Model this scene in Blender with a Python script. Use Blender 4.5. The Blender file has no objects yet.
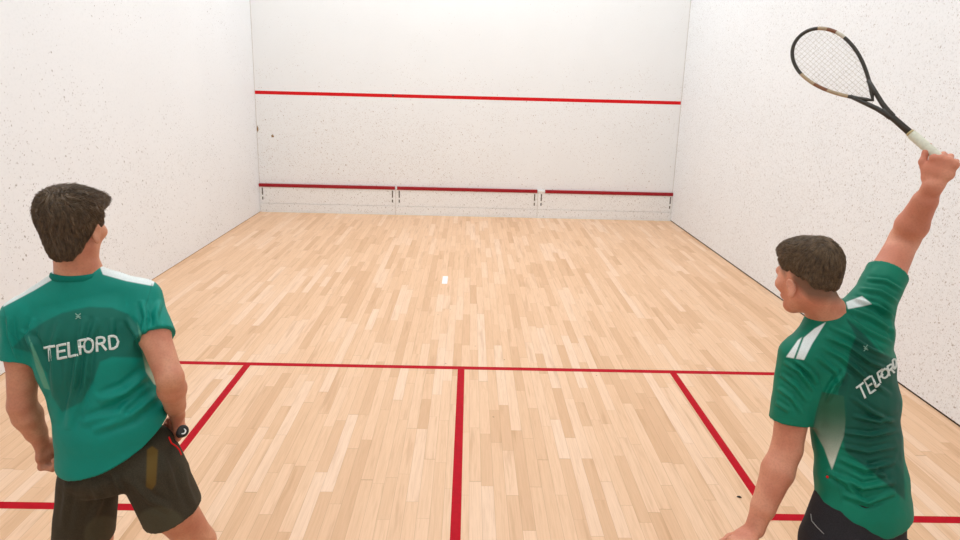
import bpy, math, random, os, time
import numpy as np
from mathutils import Vector, Matrix, noise as mnoise
from mathutils.bvhtree import BVHTree
T0 = time.time()
VOX = float(os.environ.get('SQ_VOX', '0.0042'))
rng = random.Random(7)
nrs = np.random.RandomState(11)
scene = bpy.context.scene
COL = scene.collection

# ------------------------------------------------------------------ camera
CC = np.array([.0266, -9.8, 2.0938])
YAW, PIT, ROL, FPX, PX, PY = -.0155, 1.344, .0258, 640.76, 477.57, 226.73
def rz(a): c, s = math.cos(a), math.sin(a); return np.array([[c, -s, 0], [s, c, 0], [0, 0, 1.]])
def rx(a): c, s = math.cos(a), math.sin(a); return np.array([[1., 0, 0], [0, c, -s], [0, s, c]])
def ry(a): c, s = math.cos(a), math.sin(a); return np.array([[c, 0, s], [0, 1., 0], [-s, 0, c]])
CM = rz(YAW) @ rx(PIT) @ rz(ROL)
cam = bpy.data.cameras.new('camera'); co = bpy.data.objects.new('camera', cam); COL.objects.link(co)
cam.sensor_width = 36; cam.sensor_fit = 'HORIZONTAL'; cam.lens = FPX / 960 * 36
cam.shift_x = (480 - PX) / 960; cam.shift_y = -(270 - PY) / 960
cam.clip_start = .02; cam.clip_end = 60
mw = np.eye(4); mw[:3, :3] = CM; mw[:3, 3] = CC
co.matrix_world = Matrix(mw.tolist())
scene.camera = co
def P(u, v, d):
    """surveyed point: sight line through photo position (u, v), d metres into the court from the lens"""
    r = CM @ np.array([(u - PX) / FPX, -(v - PY) / FPX, -1.]); return CC + r * d / r[1]
def pr(X):
    q = (np.asarray(X) - CC) @ CM
    return PX + FPX * q[..., 0] / -q[..., 2], PY - FPX * q[..., 1] / -q[..., 2]

# ------------------------------------------------------------------ object helpers
def tag(o, label=None, cat=None, group=None, kind=None):
    if label: o['label'] = label
    if cat: o['category'] = cat
    if group: o['group'] = group
    if kind: o['kind'] = kind
    return o
def empty(name, loc, label, cat, group=None):
    o = bpy.data.objects.new(name, None); COL.objects.link(o); o.location = [float(x) for x in loc]
    o.empty_display_size = .1
    return tag(o, label, cat, group)
def obj(name, verts, faces, mats, parent=None, smooth=True, midx=None):
    me = bpy.data.meshes.new(name)
    verts = np.asarray(verts, float)
    if parent is not None: verts = verts - np.array(world_loc(parent))
    me.from_pydata(verts.tolist(), [], [tuple(int(i) for i in f) for f in faces])
    if not isinstance(mats, (list, tuple)): mats = [mats]
    for m in mats: me.materials.append(m)
    if smooth: me.polygons.foreach_set('use_smooth', [True] * len(me.polygons))
    if midx is not None: me.polygons.foreach_set('material_index', [int(i) for i in midx])
    me.update()
    o = bpy.data.objects.new(name, me); COL.objects.link(o)
    if parent is not None: o.parent = parent
    return o
def world_loc(p):
    l = Vector((0, 0, 0))
    while p is not None: l = l + Vector(p.location); p = p.parent
    return l
class MB:
    """collects shapes for ONE mesh"""
    def __init__(s): s.v = []; s.f = []; s.m = []
    def add(s, v, f, m=0):
        n = len(s.v); s.v += [tuple(float(c) for c in p) for p in v]; s.f += [tuple(i + n for i in q) for q in f]; s.m += [m] * len(f); return s
    def box(s, a, b, m=0, bev=0):
        x0, y0, z0 = a; x1, y1, z1 = b
        if bev:
            bm = bmesh_box(a, b, bev); s.add([tuple(v.co) for v in bm.verts], [[v.index for v in f.verts] for f in bm.faces], m); bm.free(); return s
        v = [(x0,y0,z0),(x1,y0,z0),(x1,y1,z0),(x0,y1,z0),(x0,y0,z1),(x1,y0,z1),(x1,y1,z1),(x0,y1,z1)]
        return s.add(v, [(0,3,2,1),(4,5,6,7),(0,1,5,4),(1,2,6,5),(2,3,7,6),(3,0,4,7)], m)
    def tube(s, pts, rad, n=10, m=0, closed=False, ell=None, mfun=None):
        """sweep; ell = (S vector, ratio) flattens the section perpendicular to S"""
        pts = [np.asarray(p, float) for p in pts]; N = len(pts)
        rad = [rad] * N if not hasattr(rad, '__len__') else rad
        vs = []; up = None
        for i, p in enumerate(pts):
            a = pts[(i - 1) % N] if (closed or i > 0) else p; b = pts[(i + 1) % N] if (closed or i < N - 1) else p
            t = b - a; t /= np.linalg.norm(t) + 1e-12
            if ell is not None: u = ell[0] - t * (t @ ell[0])
            elif up is None: u = np.cross(t, [0.3, .2, 1.])
            else: u = up - t * (t @ up)
            u /= np.linalg.norm(u) + 1e-12; up = u; w = np.cross(t, u)
            r = rad[i]; ra, rb = (r, r) if ell is None else (r * ell[1], r)
            for k in range(n):
                c = 2 * math.pi * k / n
                vs.append(p + u * math.cos(c) * ra + w * math.sin(c) * rb)
        fs = []; ms = []
        for i in range(N if closed else N - 1):
            j = (i + 1) % N
            for k in range(n):
                fs.append((i * n + k, i * n + (k + 1) % n, j * n + (k + 1) % n, j * n + k)); ms.append(mfun(i) if mfun else m)
        if not closed:
            fs += [tuple(range(n))[::-1], tuple(range((N - 1) * n, N * n))]; ms += [ms[0], ms[-1]]
        n0 = len(s.v); s.v += [tuple(float(c) for c in p) for p in vs]; s.f += [tuple(i + n0 for i in q) for q in fs]; s.m += ms
        return s
    def build(s, name, mats, parent=None, smooth=True):
        return obj(name, s.v, s.f, mats, parent, smooth, s.m)
import bmesh
def bmesh_box(a, b, bev):
    bm = bmesh.new(); bmesh.ops.create_cube(bm, size=1)
    for v in bm.verts: v.co = Vector([(a[i] + b[i]) / 2 + v.co[i] * (b[i] - a[i]) for i in range(3)])
    bmesh.ops.bevel(bm, geom=bm.edges[:], offset=bev, segments=2, affect='EDGES', profile=.6)
    bm.verts.index_update(); return bm

# ------------------------------------------------------------------ material helpers
class NT:
    def __init__(s, name):
        s.mat = bpy.data.materials.new(name); s.mat.use_nodes = True; s.t = s.mat.node_tree
        s.b = s.t.nodes['Principled BSDF']
    def n(s, typ, **kw):
        nd = s.t.nodes.new(typ)
        for k, v in kw.items():
            if k.startswith('i_'): nd.inputs[k[2:].replace('_', ' ')].default_value = v
            else: setattr(nd, k, v)
        return nd
    def l(s, a, b): s.t.links.new(a, b)
    def val(s, x, sock):
        if isinstance(x, (int, float)): sock.default_value = x
        else: s.l(x, sock)
    def math(s, op, a, b=0.0, c=None, clamp=False):
        nd = s.t.nodes.new('ShaderNodeMath'); nd.operation = op; nd.use_clamp = clamp
        s.val(a, nd.inputs[0]); s.val(b, nd.inputs[1])
        if c is not None: s.val(c, nd.inputs[2])
        return nd.outputs[0]
    def mix(s, f, a, b, mode='MIX'):
        nd = s.t.nodes.new('ShaderNodeMix'); nd.data_type = 'RGBA'; nd.blend_type = mode
        s.val(f, nd.inputs[0])
        for x, k in ((a, 6), (b, 7)):
            if isinstance(x, (tuple, list)): nd.inputs[k].default_value = (*x[:3], 1)
            else: s.l(x, nd.inputs[k])
        return nd.outputs[2]
    def ramp(s, f, lo, hi):
        nd = s.t.nodes.new('ShaderNodeMapRange'); nd.interpolation_type = 'SMOOTHSTEP'
        s.l(f, nd.inputs[0]); nd.inputs[1].default_value = lo; nd.inputs[2].default_value = hi
        return nd.outputs[0]
    def bump(s, h, strength, dist=.001, prev=None):
        nd = s.t.nodes.new('ShaderNodeBump'); nd.inputs['Strength'].default_value = strength; nd.inputs['Distance'].default_value = dist
        s.l(h, nd.inputs['Height'])
        if prev is not None: s.l(prev, nd.inputs['Normal'])
        s.l(nd.outputs[0], s.b.inputs['Normal']); return nd.outputs[0]
def srgb(r, g, b):
    f = lambda c: (c / 255 / 12.92) if c / 255 <= .04045 else ((c / 255 + .055) / 1.055) ** 2.4
    return (f(r), f(g), f(b))
def plain(name, col, rough=.6, spec=.3, nscale=None, nstr=.1, ndist=.001, metal=0.):
    t = NT(name); t.b.inputs['Roughness'].default_value = rough; t.b.inputs['Specular IOR Level'].default_value = spec
    t.b.inputs['Metallic'].default_value = metal
    tc = t.n('ShaderNodeTexCoord')
    nz = t.n('ShaderNodeTexNoise', i_Scale=nscale or 60, i_Detail=3.); t.l(tc.outputs['Object'], nz.inputs['Vector'])
    t.l(t.mix(t.ramp(nz.outputs['Fac'], .3, .7), tuple(c * .93 for c in col), tuple(min(1, c * 1.05) for c in col)), t.b.inputs['Base Color'])
    if nscale: t.bump(nz.outputs['Fac'], nstr, ndist)
    return t.mat

def mat_floor():
    t = NT('maple_strip_floor'); tc = t.n('ShaderNodeTexCoord'); sp = t.n('ShaderNodeSeparateXYZ'); t.l(tc.outputs['Object'], sp.inputs[0])
    X, Y = sp.outputs[0], sp.outputs[1]
    W = .064
    xr = t.math('DIVIDE', X, W); row = t.math('FLOOR', xr)
    w1 = t.n('ShaderNodeTexWhiteNoise', noise_dimensions='1D'); t.l(row, w1.inputs['W'])
    w1b = t.n('ShaderNodeTexWhiteNoise', noise_dimensions='1D'); t.l(t.math('ADD', row, 77.3), w1b.inputs['W'])
    ln = t.math('MULTIPLY_ADD', w1b.outputs['Value'], .40, .45)
    yr = t.math('ADD', t.math('DIVIDE', Y, ln), t.math('MULTIPLY', w1.outputs['Value'], 9.))
    # uneven board lengths: warp along the row
    wob = t.n('ShaderNodeTexNoise', noise_dimensions='2D', i_Scale=1.0, i_Detail=0.)
    cv = t.n('ShaderNodeCombineXYZ'); t.l(t.math('MULTIPLY', row, 13.7), cv.inputs[0]); t.l(t.math('MULTIPLY', yr, .8), cv.inputs[1]); t.l(cv.outputs[0], wob.inputs['Vector'])
    yr = t.math('ADD', yr, t.math('MULTIPLY', wob.outputs['Fac'], 1.1))
    col = t.math('FLOOR', yr)
    c2 = t.n('ShaderNodeCombineXYZ'); t.l(row, c2.inputs[0]); t.l(col, c2.inputs[1])
    w2 = t.n('ShaderNodeTexWhiteNoise', noise_dimensions='2D'); t.l(c2.outputs[0], w2.inputs['Vector'])
    s2 = t.n('ShaderNodeSeparateColor'); t.l(w2.outputs['Color'], s2.inputs[0])
    cr = t.n('ShaderNodeValToRGB'); t.l(w2.outputs['Value'], cr.inputs[0])
    els = cr.color_ramp.elements
    stops = [(0., FL[0]), (.22, FL[1]), (.5, FL[2]), (.82, FL[3]), (1., FL[4])]
    els[0].position, els[0].color = stops[0][0], (*stops[0][1], 1); els[1].position, els[1].color = 1., (*stops[-1][1], 1)
    for p_, c_ in stops[1:-1]: e = els.new(p_); e.color = (*c_, 1)
    # grain along Y, shifted per board
    gv = t.n('ShaderNodeCombineXYZ'); t.l(t.math('MULTIPLY', X, 90.), gv.inputs[0]); t.l(t.math('MULTIPLY', Y, 3.5), gv.inputs[1]); t.l(t.math('MULTIPLY', w2.outputs['Value'], 50.), gv.inputs[2])
    g = t.n('ShaderNodeTexNoise', i_Scale=1., i_Detail=5., i_Roughness=.6, i_Distortion=1.2); t.l(gv.outputs[0], g.inputs['Vector'])
    c = t.mix(t.math('MULTIPLY', t.ramp(g.outputs['Fac'], .35, .75), .3), cr.outputs[0], srgb(196, 148, 104))
    # occasional heart-wood streaks
    gv2 = t.n('ShaderNodeCombineXYZ'); t.l(t.math('MULTIPLY', X, 22.), gv2.inputs[0]); t.l(t.math('MULTIPLY', Y, 1.6), gv2.inputs[1]); t.l(t.math('MULTIPLY', s2.outputs[0], 31.), gv2.inputs[2])
    g2 = t.n('ShaderNodeTexNoise', i_Scale=1., i_Detail=3.); t.l(gv2.outputs[0], g2.inputs['Vector'])
    c = t.mix(t.math('MULTIPLY', t.ramp(g2.outputs['Fac'], .56, .72), .32), c, srgb(186, 132, 88))
    # joints
    fx = t.math('FRACT', xr); ex = t.math('MINIMUM', fx, t.math('SUBTRACT', 1., fx))
    fy = t.math('FRACT', yr); ey = t.math('MULTIPLY', t.math('MINIMUM', fy, t.math('SUBTRACT', 1., fy)), 7.)
    e = t.math('MINIMUM', ex, ey)
    jm = t.math('SUBTRACT', 1., t.ramp(e, .004, .03))
    c = t.mix(t.math('MULTIPLY', jm, .34), c, srgb(150, 98, 60))
    # pin knots and scuffs
    vo = t.n('ShaderNodeTexVoronoi', i_Scale=9.); t.l(tc.outputs['Object'], vo.inputs['Vector'])
    sc_ = t.n('ShaderNodeSeparateColor'); t.l(vo.outputs['Color'], sc_.inputs[0])
    kn = t.math('MULTIPLY', t.math('LESS_THAN', vo.outputs['Distance'], .055), t.math('GREATER_THAN', sc_.outputs[0], .93))
    c = t.mix(t.math('MULTIPLY', kn, .6), c, srgb(120, 75, 45))
    t.l(c, t.b.inputs['Base Color'])
    t.val(t.math('MULTIPLY_ADD', g.outputs['Fac'], .12, .36), t.b.inputs['Roughness'])
    t.b.inputs['Specular IOR Level'].default_value = .35
    t.bump(jm, -.25, .0006)
    return t.mat
FL = [srgb(223, 176, 136), srgb(233, 188, 149), srgb(238, 194, 156), srgb(241, 199, 163), srgb(246, 209, 179)]

def mat_wall(name, base, axes, dens, size, stretch, dark, zfall=None, blob=None, mottle=.1):
    """painted plaster with ball and racket marks; axes = which object axes span the wall"""
    t = NT(name); tc = t.n('ShaderNodeTexCoord'); sp = t.n('ShaderNodeSeparateXYZ'); t.l(tc.outputs['Object'], sp.inputs[0])
    A, Z = sp.outputs[axes], sp.outputs[2]
    big = t.n('ShaderNodeTexNoise', i_Scale=1.3, i_Detail=3.); t.l(tc.outputs['Object'], big.inputs['Vector'])
    c = t.mix(t.math('MULTIPLY', t.ramp(big.outputs['Fac'], .3, .7), .5), base, tuple(x * .965 for x in base))
    tot = None
    for i, (sc, rad, ang, thr) in enumerate(((size, .16, .5, dens), (size * 1.9, .2, -.9, dens + .02), (size * .45, .085, 1.3, dens + .12), (size * 3.1, .24, .1, dens - .05))):
        ca, sa = math.cos(ang), math.sin(ang)
        wv = t.n('ShaderNodeTexNoise', i_Scale=5. * sc / 20, i_Detail=1.); t.l(tc.outputs['Object'], wv.inputs['Vector'])
        wo = t.math('MULTIPLY', wv.outputs['Fac'], .12)
        a2 = t.math('ADD', t.math('MULTIPLY', A, ca), t.math('MULTIPLY', Z, sa))
        z2 = t.math('SUBTRACT', t.math('MULTIPLY', Z, ca), t.math('MULTIPLY', A, sa))
        cv = t.n('ShaderNodeCombineXYZ'); t.l(t.math('ADD', t.math('MULTIPLY', a2, sc), wo), cv.inputs[0]); t.l(t.math('ADD', t.math('MULTIPLY', z2, sc / stretch), wo), cv.inputs[1])
        vo = t.n('ShaderNodeTexVoronoi', voronoi_dimensions='2D', i_Scale=1.); t.l(cv.outputs[0], vo.inputs['Vector'])
        sc_ = t.n('ShaderNodeSeparateColor'); t.l(vo.outputs['Color'], sc_.inputs[0])
        r_ = t.math('MULTIPLY_ADD', sc_.outputs[1], rad, rad * .3)
        m = t.math('SUBTRACT', 1., t.ramp(t.math('DIVIDE', vo.outputs['Distance'], r_), .6, 1.1))
        dn = t.n('ShaderNodeTexNoise', i_Scale=1.7, i_Detail=4.); t.l(tc.outputs['Object'], dn.inputs['Vector'])
        th = t.math('MULTIPLY_ADD', dn.outputs['Fac'], -.55, thr + .27)
        if zfall: th = t.math('ADD', th, t.math('MULTIPLY', t.ramp(Z, zfall[0], zfall[1]), zfall[2]))
        if blob:
            dx = t.math('DIVIDE', t.math('SUBTRACT', A, blob[0]), blob[2]); dz = t.math('DIVIDE', t.math('SUBTRACT', Z, blob[1]), blob[3])
            d2 = t.math('ADD', t.math('MULTIPLY', dx, dx), t.math('MULTIPLY', dz, dz))
            th = t.math('ADD', th, t.math('MULTIPLY', t.ramp(d2, 0., 1.), blob[4]))
        m = t.math('MULTIPLY', m, t.math('GREATER_THAN', sc_.outputs[0], th))
        m = t.math('MULTIPLY', m, t.math('MULTIPLY_ADD', sc_.outputs[2], .65, .25))
        tot = m if tot is None else t.math('MAXIMUM', tot, m)
    mv = t.n('ShaderNodeTexNoise', i_Scale=46., i_Detail=3., i_Roughness=.65); t.l(tc.outputs['Object'], mv.inputs['Vector'])
    c = t.mix(t.math('MULTIPLY', t.ramp(mv.outputs['Fac'], .50, .68), mottle), c, tuple(x * .80 for x in base))
    c = t.mix(tot, c, dark)
    t.l(c, t.b.inputs['Base Color']); t.b.inputs['Roughness'].default_value = .62; t.b.inputs['Specular IOR Level'].default_value = .25
    fn = t.n('ShaderNodeTexNoise', i_Scale=70., i_Detail=4.); t.l(tc.outputs['Object'], fn.inputs['Vector'])
    b1 = t.bump(fn.outputs['Fac'], .25, .003)
    t.bump(tot, -.4, .0015, prev=b1)
    return t.mat

WALLC = srgb(246, 245, 245)
M = {}
M['floor'] = mat_floor()
M['wl'] = mat_wall('left_wall_plaster', WALLC, 1, .85, 25, 1.5, srgb(150, 136, 124), zfall=(1.0, 2.2, .16), mottle=.22)
M['wr'] = mat_wall('right_wall_plaster', WALLC, 1, .64, 34, 2.0, srgb(176, 162, 150), zfall=(1.0, 3.0, .22), mottle=.5)
M['wf'] = mat_wall('front_wall_plaster', srgb(246, 244, 242), 0, .60, 26, 1.5, srgb(186, 166, 150), zfall=(1.6, 2.6, .16), blob=(-1.5, .75, 2.4, 1.1, .30), mottle=.10)
M['ceil'] = plain('white_ceiling', srgb(240, 240, 240), .8)
M['red_floor'] = plain('red_court_paint', srgb(186, 0, 26), .6, .12, 30, .05)
M['red_line'] = plain('red_wall_paint', srgb(218, 0, 8), .5, .3, 30, .05)
M['red_rail'] = plain('dark_red_rail_paint', srgb(160, 8, 26), .4, .4, 30, .05)
M['tin'] = mat_wall('tin_board_paint', srgb(246, 243, 240), 0, .66, 26, 1.4, srgb(180, 165, 152))
M['white'] = plain('white_gloss_paint', srgb(244, 242, 238), .4, .4)
M['seam'] = plain('grey_joint_filler', srgb(214, 206, 198), .8)
M['tanjoint'] = plain('tan_floor_joint', srgb(176, 136, 100), .9, .1)
M['gap'] = plain('floor_gap_shade', srgb(60, 42, 30), .9, .1)
M['steel'] = plain('dull_steel', srgb(120, 112, 104), .45, .5, metal=.6)
M['brown'] = plain('brown_chip', srgb(150, 118, 80), .8)
M['rubber'] = plain('black_rubber', srgb(34, 32, 32), .5, .4)

# ------------------------------------------------------------------ the court
SX, FY, BY, HT = 3.2, 0.0, -10.3, 6.0
def struct(o, label): o['kind'] = 'structure'; o['label'] = label; return o
struct(MB().box((-SX - .2, BY - .2, -.08), (SX + .2, .25, 0)).build('floor', M['floor'], smooth=False), 'pale maple strip court floor with boards running to the front wall')
struct(MB().box((-SX - .2, BY - .2, HT), (SX + .2, .25, HT + .1)).build('ceiling', M['ceil'], smooth=False), 'white ceiling high above the court')
struct(MB().box((-SX, 0, .0), (SX, .2, HT)).build('wall_front', M['wf'], smooth=False), 'off-white front wall marked by ball strikes around the red lines')
struct(MB().box((-SX - .2, BY - .2, 0), (-SX, .2, HT)).build('wall_left', M['wl'], smooth=False), 'off-white left side wall flecked with small ball marks')
struct(MB().box((SX, BY - .2, .014), (SX + .2, .2, HT)).build('wall_right', M['wr'], smooth=False), 'off-white right side wall covered in grey scuffs')
struct(MB().box((-SX, BY - .2, 0), (SX, BY, HT)).build('wall_back', M['ceil'], smooth=False), 'plain white back wall of the court')
struct(MB().box((SX + .004, BY, .0), (SX + .1, 0, .0138)).build('gap_shade_right', M['gap'], smooth=False), 'recessed gap under the right wall with its shade painted dark')  # dark strip behind the raised wall edge, shade of the gap put into its colour
struct(MB().box((-SX, BY, 0), (-SX + .003, 0, .005)).build('baseboard_left', M['tanjoint'], smooth=False), 'thin brown joint between left wall and floor')
SH = 5.40; BX = 7.0; e = .0008
n = 0
def line(a, b, label):
    global n; n += 1
    return struct(MB().box((a[0], a[1], 0), (b[0], b[1], e)).build('trim_%d' % n, M['red_floor'], smooth=False), label)
line((-SX, -SH - .025), (SX, -SH + .025), 'red short line painted across the whole floor')
line((-.025, BY + .01), (.025, -SH - .025), 'red half-court line running towards the camera in the middle')
line((-1.6, -BX + .0), (-1.55, -SH - .025), 'red inner side line of the left service box')
line((1.55, -BX + .0), (1.6, -SH - .025), 'red inner side line of the right service box')
line((-SX, -BX - .05), (-1.55, -BX), 'red back line of the left service box')
line((1.55, -BX - .05), (SX, -BX), 'red back line of the right service box')
n += 1; struct(MB().box((-SX, -.0012, 1.79), (SX, 0, 1.84)).build('trim_%d' % n, M['red_line'], smooth=False), 'bright red service line across the front wall')
n += 1; struct(MB().box((-SX, -.004, .44), (-SX + .006, 0, HT)).build('trim_%d' % n, M['seam'], smooth=False), 'faint vertical joint in the left front corner')
n += 1; struct(MB().box((SX - .007, -.004, .44), (SX, 0, HT)).build('trim_%d' % n, M['seam'], smooth=False), 'faint vertical joint in the right front corner')

# tin: three boards, each with its rail, skirting and brackets
TZ = .445
for i, (x0, x1, lab) in enumerate(((-SX, -1.10, 'white tin board with red rail nearest the left wall'),
                                   (-1.10, 1.10, 'middle white tin board with red rail under the service line'),
                                   (1.10, SX, 'white tin board with red rail nearest the right wall'))):
    t = empty('tin_board', ((x0 + x1) / 2, -.012, 0), lab, 'tin board', 'boards along the foot of the front wall')
    g = .004
    MB().box((x0 + g, -.026, .14), (x1 - g, -.001, TZ - .048), bev=.001).build('board', M['tin'], t, False)
    MB().box((x0 + g, -.030, .022), (x1 - g, -.001, .136), bev=.0015).build('skirting', M['tin'], t, False)
    MB().box((x0 + g, -.034, .0), (x1 - g, -.001, .020), bev=.0015).build('kick_strip', M['white'], t, False)
    rl = MB().box((x0 + (.001, .018, .105)[i], -.038, TZ - .05), (x1 - (.001 if i == 2 else .012), -.001, TZ), bev=.006).build('top_rail', M['red_rail'], t, True)
    if i > 0: MB().box((x0 + .001, -.0385, TZ - .044), (x0 + (.022 if i == 1 else .11), -.002, TZ - .008), bev=.005).build('rail_cap', M['white'], t)
    for bx in ([x0 + .05] if i == 0 else [x0 + .055]) + [x1 - (.05 if i < 2 else .035)]:
        b = MB(); b.box((bx - .009, -.029, .27), (bx + .009, -.024, TZ - .065), bev=.001); b.box((bx - .009, -.029, .195), (bx + .009, -.024, .24), bev=.001)
        o = b.build('bracket', M['steel'], t)
        for z in (.22, .30, .36): MB().tube([(bx, -.029, z), (bx, -.032, z)], .005, 8).build('screw', M['rubber'], o)
    MB().box((x1 - .004, -.024, 0), (x1 + .004 if i < 2 else x1, -.001, TZ - .05)).build('joint', M['seam'], t, False)
def at_wall(u, v):
    r = CM @ np.array([(u - PX) / FPX, -(v - PY) / FPX, -1.]); k = (0 - CC[1]) / r[1]; return CC + r * k
def at_floor(u, v):
    r = CM @ np.array([(u - PX) / FPX, -(v - PY) / FPX, -1.]); return CC + r * (-CC[2] / r[2])
def chip(u, v, w, h, mat, name, lab, cat):
    c = at_wall(u, v); a = []
    for k in range(12):
        th = k / 12 * 2 * math.pi; r = 1 + .25 * math.sin(k * 2.3 + u)
        a.append((c[0] + w * r * math.cos(th), h * r * math.sin(th) + c[2]))
    vs = [(x, .0, z) for x, z in a] + [((x - c[0]) * .7 + c[0], -.004, (z - c[2]) * .7 + c[2]) for x, z in a]
    fs = [(k, (k + 1) % 12, 12 + (k + 1) % 12, 12 + k) for k in range(12)] + [tuple(range(12, 24)), tuple(range(12))[::-1]]
    tag(obj(name, vs, fs, mat), lab, cat)
chip(257.6, 129, .012, .05, M['brown'], 'plaster_chip', 'narrow brown plaster chip beside the left front corner', 'wall chip')
chip(272.5, 136, .02, .022, M['brown'], 'plaster_chip', 'small tan plaster chip a little right of the front corner', 'wall chip')
chip(393, 95.5, .018, .014, M['rubber'], 'screw_head', 'small black spot on the lower edge of the service line', 'fixing')
c = at_floor(445, 280)
o = MB().box((c[0] - .028, c[1] - .13, .0), (c[0] + .028, c[1] + .13, .002), bev=.0006).build('tape_strip', plain('white_tape', srgb(246, 244, 242), .5)); o.rotation_euler = (0, 0, 0)
tag(o, 'small strip of white tape stuck on the floor mid-court', 'tape')
c = at_floor(739, 497.5)
b = MB(); k = 8
b.tube([c + [-.011, .004, .003], c + [0, 0, .005], c + [.012, -.003, .003]], [.002, .0055, .002], 8)
tag(b.build('grit_crumb', M['rubber']), 'tiny black crumb on the floor left of the right service box line', 'crumb')

# ------------------------------------------------------------------ lights
ROOM_W = float(os.environ.get('SQ_W', '165'))
k = 0
for yy in (-1.3, -3.8, -6.3, -8.8):
    for xx in (-1.7, 0, 1.7):
        ld = bpy.data.lights.new('court_lamp', 'AREA'); ld.shape = 'RECTANGLE'; ld.size = .7; ld.size_y = .7
        ld.energy = ROOM_W / 12 * (1.65 if yy > -2 else 1.0); ld.color = (.84, .94, 1.0)
        lo = bpy.data.objects.new('court_lamp', ld); COL.objects.link(lo); lo.location = (xx, yy, HT - .09)
        t = empty('ceiling_light', (xx, yy, HT), 'square white ceiling light panel over the court', 'ceiling light', 'ceiling lights over the court')
        b = MB()
        for s in (-1, 1):
            b.box((xx + s * .38 - .03, yy - .41, HT - .1), (xx + s * .38 + .03, yy + .41, HT)); b.box((xx - .35, yy + s * .38 - .03, HT - .1), (xx + .35, yy + s * .38 + .03, HT))
        b.build('frame', M['white'], t, False)
w = bpy.data.worlds.new('world'); scene.world = w; w.use_nodes = True
w.node_tree.nodes['Background'].inputs[0].default_value = (1, 1, 1, 1); w.node_tree.nodes['Background'].inputs[1].default_value = .3

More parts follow.
